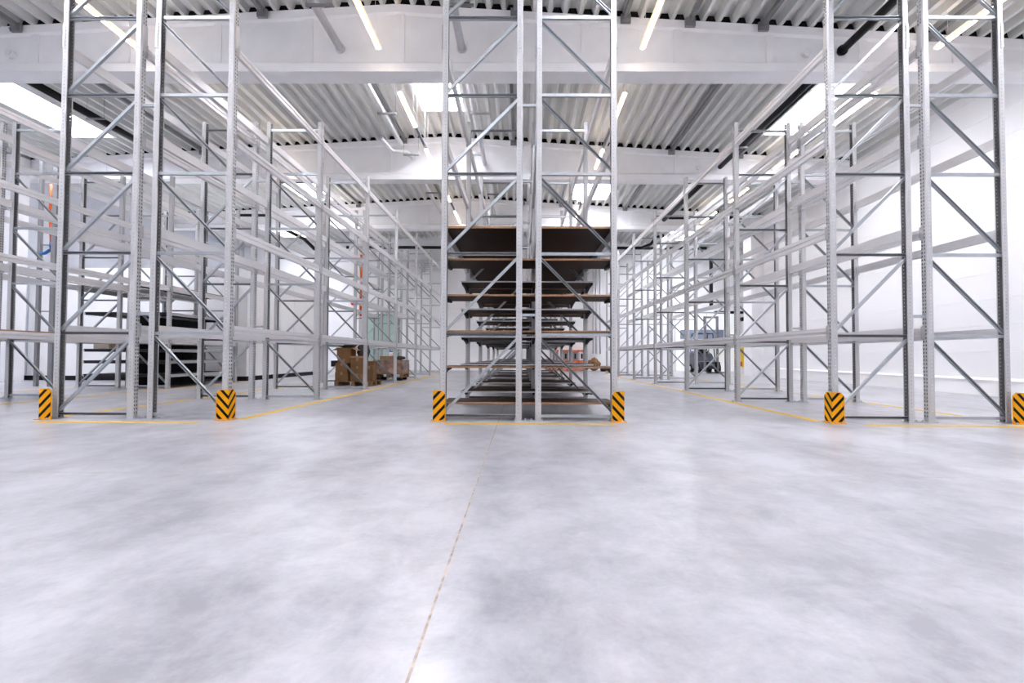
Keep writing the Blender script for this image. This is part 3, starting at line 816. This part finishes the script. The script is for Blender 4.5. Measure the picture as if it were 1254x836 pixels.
# green glazed door, left of the centre rack
def door(n, x0, x1, z1, panem, fm, parent_name, y=YB):
    w_ = .09
    bm = bmesh.new(); box(bm, x0-w_, x0, y-.1, y-.002, 0, z1); box(bm, x1, x1+w_, y-.1, y-.002, 0, z1); box(bm, x0-w_, x1+w_, y-.1, y-.002, z1, z1+w_)
    xm = (x0+x1)/2; box(bm, xm-.035, xm+.035, y-.09, y-.002, 0, z1)
    f = struct(finish('door_%d' % n, bm, fm))
    for a, c in ((x0, xm-.035), (xm+.035, x1)):
        bm = bmesh.new(); box(bm, a, c, y-.06, y-.03, .02, z1); finish('pane', bm, panem, f)
    bm = bmesh.new(); tube(bm, [(xm+.1, y-.11, .9), (xm+.1, y-.11, 1.3)], .02, 8); finish('handle', bm, 'steelgrey', f)
    return f
door(1, -10.1, -7.3, 3.2, 'green', 'steelgrey', '')
door(2, 9.0, 12.6, 3.4, 'winglow', 'white', '')
bm = bmesh.new(); box(bm, 9.2, 11.5, 27.6, 28.2, CAMH+22*27.6/592, CAMH+33*27.6/592)
tag(finish('door_canopy', bm, 'bluegrey', bevel=.02), 'blue grey canopy over the bright opening in the far right corner', 'canopy')
for n, (x0, x1, z0, z1) in enumerate(((13.0, 15.5, 1.0, 3.0),)):
    bm = bmesh.new()
    for q in ((x0-.06, x0, z0, z1), (x1, x1+.06, z0, z1), (x0-.06, x1+.06, z1, z1+.06), (x0-.06, x1+.06, z0-.06, z0)): box(bm, q[0], q[1], YB-.08, YB-.002, q[2], q[3])
    f = struct(finish('window_%d' % (n+1), bm, 'white'))
    bm = bmesh.new(); box(bm, x0, x1, YB-.05, YB-.02, z0, z1); finish('pane', bm, 'winglow', f)
# column with orange pipe at back left
rectprism('trim_6', -9.0, -8.45, 24.9, 25.4, 0, roof(-8.7)-.02, 'concrete')
bm = bmesh.new(); tube(bm, [(-8.388, 25.0, 6.1), (-8.388, 25.0, 2.9)], .06, 10)
tag(finish('orange_pipe', bm, 'orange'), 'vertical orange pipe beside the white column at the back left', 'pipe')
bm = bmesh.new(); tube(bm, [(-8.75, 24.84, 3.55), (-8.75, 24.9, 3.55)], .11, 18)
tag(finish('alarm_button', bm, 'red'), 'small round red sign on the white column at the back left', 'sign')
rectprism('trim_7', -8.2, -7.6, 27.3, 27.9, 0, 5.6, 'steelgrey') if 0 else None
# wall heater units under the black pipe
for i, x in enumerate((-5.95, -5.45)):
    root = empty('air_unit', (x, 28.195, 5.75)); bm = bmesh.new(); box(bm, -.17, .17, -.2, .2, 0, .75); finish('casing', bm, 'white', root, bevel=.02)
    bm = bmesh.new()
    for q in range(5): box(bm, -.13, .13, -.215, -.201, .12+q*.11, .15+q*.11)
    finish('grille', bm, 'steelgrey', root)
    tag(root, 'small white wall unit under the black pipe at the back, %s of two' % ('left', 'right')[i], 'air unit', 'air units')
# black trailer bumper like box with red light behind the cartons
bm = bmesh.new(); box(bm, -8.6, -7.75, 21.7, 22.3, .35, .62); o = finish('black_tool_chest', bm, 'plinth', bevel=.01)
bm = bmesh.new(); box(bm, -8.55, -7.8, 21.75, 22.25, 0, .349); finish('base', bm, 'white', o)
bm = bmesh.new(); box(bm, -8.25, -7.95, 21.8, 22.0, .621, .7); finish('red_top', bm, 'red', o)
tag(o, 'low black chest with a red top behind the stacked cartons', 'chest')

# forklift
def forklift(x, y):
    root = empty('forklift', (x, y, 0))
    def part(n, bm, m, bv=.0): return finish(n, bm, m, root, bevel=bv)
    bm = bmesh.new(); extrude_poly(bm, [(-.9, .22), (.75, .22), (.85, .45), (.85, .95), (.55, 1.12), (.2, 1.02), (-.25, .62), (-.9, .6)], 'x', -.52, .52); part('chassis', bm, 'forky', .03)
    bm = bmesh.new(); extrude_poly(bm, [(.45, .75), (.86, .75), (.86, 1.15), (.6, 1.2)], 'x', -.5, .5); part('counterweight', bm, 'bluegrey', .03)
    bm = bmesh.new(); box(bm, -.22, .22, .0, .4, 1.03, 1.14); box(bm, -.22, .22, .34, .46, 1.14, 1.6); part('seat', bm, 'plinth', .03)
    for sx in (-1, 1):
        bm = bmesh.new(); bar(bm, (sx*.45, -.35, .6), (sx*.42, -.15, 2.1), .05, .05); bar(bm, (sx*.45, .8, 1.1), (sx*.42, .6, 2.1), .05, .05); bar(bm, (sx*.42, -.15, 2.1), (sx*.42, .6, 2.1), .05, .05, up=Vector((0, 0, 1))); part('roof_pillar', bm, 'forky')
    bm = bmesh.new()
    for q in range(5): box(bm, -.44, .44, -.15+q*.18, -.1+q*.18, 2.08, 2.13)
    part('overhead_guard', bm, 'forky')
    for sx in (-.32, .32):
        bm = bmesh.new(); box(bm, sx-.05, sx+.05, -1.05, -.93, .1, 2.95); part('mast_rail', bm, 'steelgrey')
    bm = bmesh.new()
    for zz_ in (.4, 1.5, 2.85): box(bm, -.3, .3, -1.03, -.97, zz_, zz_+.09)
    part('mast_crossbar', bm, 'steelgrey')
    for sx in (-.22, .22):
        bm = bmesh.new(); box(bm, sx-.05, sx+.05, -2.0, -1.05, .06, .1); box(bm, sx-.05, sx+.05, -1.1, -1.05, .06, .6); part('fork', bm, 'plinth')
    for sx in (-1, 1):
        for yy, r in ((-.6, .27), (.55, .23)):
            bm = bmesh.new(); tube(bm, [(sx*.40, yy, r), (sx*.56, yy, r)], r, 22); w_ = part('wheel', bm, 'plinth')
            bm = bmesh.new(); tube(bm, [(sx*.561, yy, r), (sx*.58, yy, r)], r*.5, 14); finish('hub', bm, 'pipe', w_)
    bm = bmesh.new(); tube(bm, [(0, -.35, .95), (0, -.2, 1.25)], .02, 8)
    tube(bm, [(.17*math.cos(t*PI/8), -.2+.05*math.sin(t*PI/8), 1.25+.16*math.sin(t*PI/8)) for t in range(17)], .015, 6); part('steering_wheel', bm, 'plinth')
    tag(root, 'dark forklift truck parked in the far right corner of the hall', 'forklift')
forklift(9.75, 26.0)
# yellow and white stand
root = empty('yellow_stand', (12.5, 27.0, 0))
bm = bmesh.new(); box(bm, -.45, .45, -.15, .15, 0, .3); finish('white_base', bm, 'white', root)
bm = bmesh.new(); box(bm, -.42, .3, -.1, .1, .3, 1.75); finish('yellow_panel', bm, 'yel2', root, bevel=.01)
bm = bmesh.new(); box(bm, .301, .42, -.1, .1, .3, 1.5); finish('blue_edge', bm, 'blue', root)
for xx in (-.38, -.1, .2):
    bm = bmesh.new(); box(bm, xx-.05, xx+.05, -.16, -.101, .35, .6); finish('orange_clip', bm, 'orange', root)
tag(root, 'yellow display stand with blue edge and white base in the far right corner', 'stand')
bm = bmesh.new(); tube(bm, [(12.65, 27.0, 3.05), (12.65, 27.0, 2.2)], .06, 10)
o = finish('wall_spout', bm, 'plinth'); bm = bmesh.new(); tube(bm, [(12.2, 27.0, 2.95), (12.7, 27.0, 3.05)], .11, 12); finish('spout_head', bm, 'plinth', o)
tag(o, 'short black hooked pipe above the yellow stand', 'pipe')

# ------------------------------------------------------------ camera
cam = bpy.data.cameras.new('camera'); co = bpy.data.objects.new('camera', cam); COL.objects.link(co); S.camera = co
f = 592.; Wp, Hp = 1254., 836.
cam.sensor_width = 36; cam.lens = f/Wp*36; cam.sensor_fit = 'HORIZONTAL'
cam.shift_x = -(635.53-627)/Wp; cam.shift_y = (420.07-418)/Wp
cam.clip_end = 200; cam.clip_start = .05
pt, yw, rl = [math.radians(a) for a in (1.501, .377, .234)]
Rz = Matrix(((math.cos(yw), math.sin(yw), 0), (-math.sin(yw), math.cos(yw), 0), (0, 0, 1)))
Rx = Matrix(((1, 0, 0), (0, math.cos(pt), math.sin(pt)), (0, -math.sin(pt), math.cos(pt))))
Ry = Matrix(((math.cos(rl), 0, math.sin(rl)), (0, 1, 0), (-math.sin(rl), 0, math.cos(rl))))
R = Ry @ Rx @ Rz     # world -> (right, forward, up)
Cm = Matrix((R[0], R[2], -R[1]))   # world -> blender camera axes
co.matrix_world = Matrix.Translation((0, 0, CAMH)) @ Cm.transposed().to_4x4()

# ------------------------------------------------------------ world and colour
w = bpy.data.worlds.new('world'); S.world = w; w.use_nodes = True
w.node_tree.nodes['Background'].inputs[0].default_value = (.8, .88, 1, 1)
w.node_tree.nodes['Background'].inputs[1].default_value = 1.0
S.view_settings.view_transform = 'Standard'; S.view_settings.look = 'None'
S.view_settings.gamma = 1; S.view_settings.use_curve_mapping = False
S.view_settings.exposure = 1.45
S.cycles.max_bounces = 10; S.cycles.diffuse_bounces = 7; S.cycles.glossy_bounces = 4
S.cycles.use_denoising = True
S.cycles.sample_clamp_indirect = 6
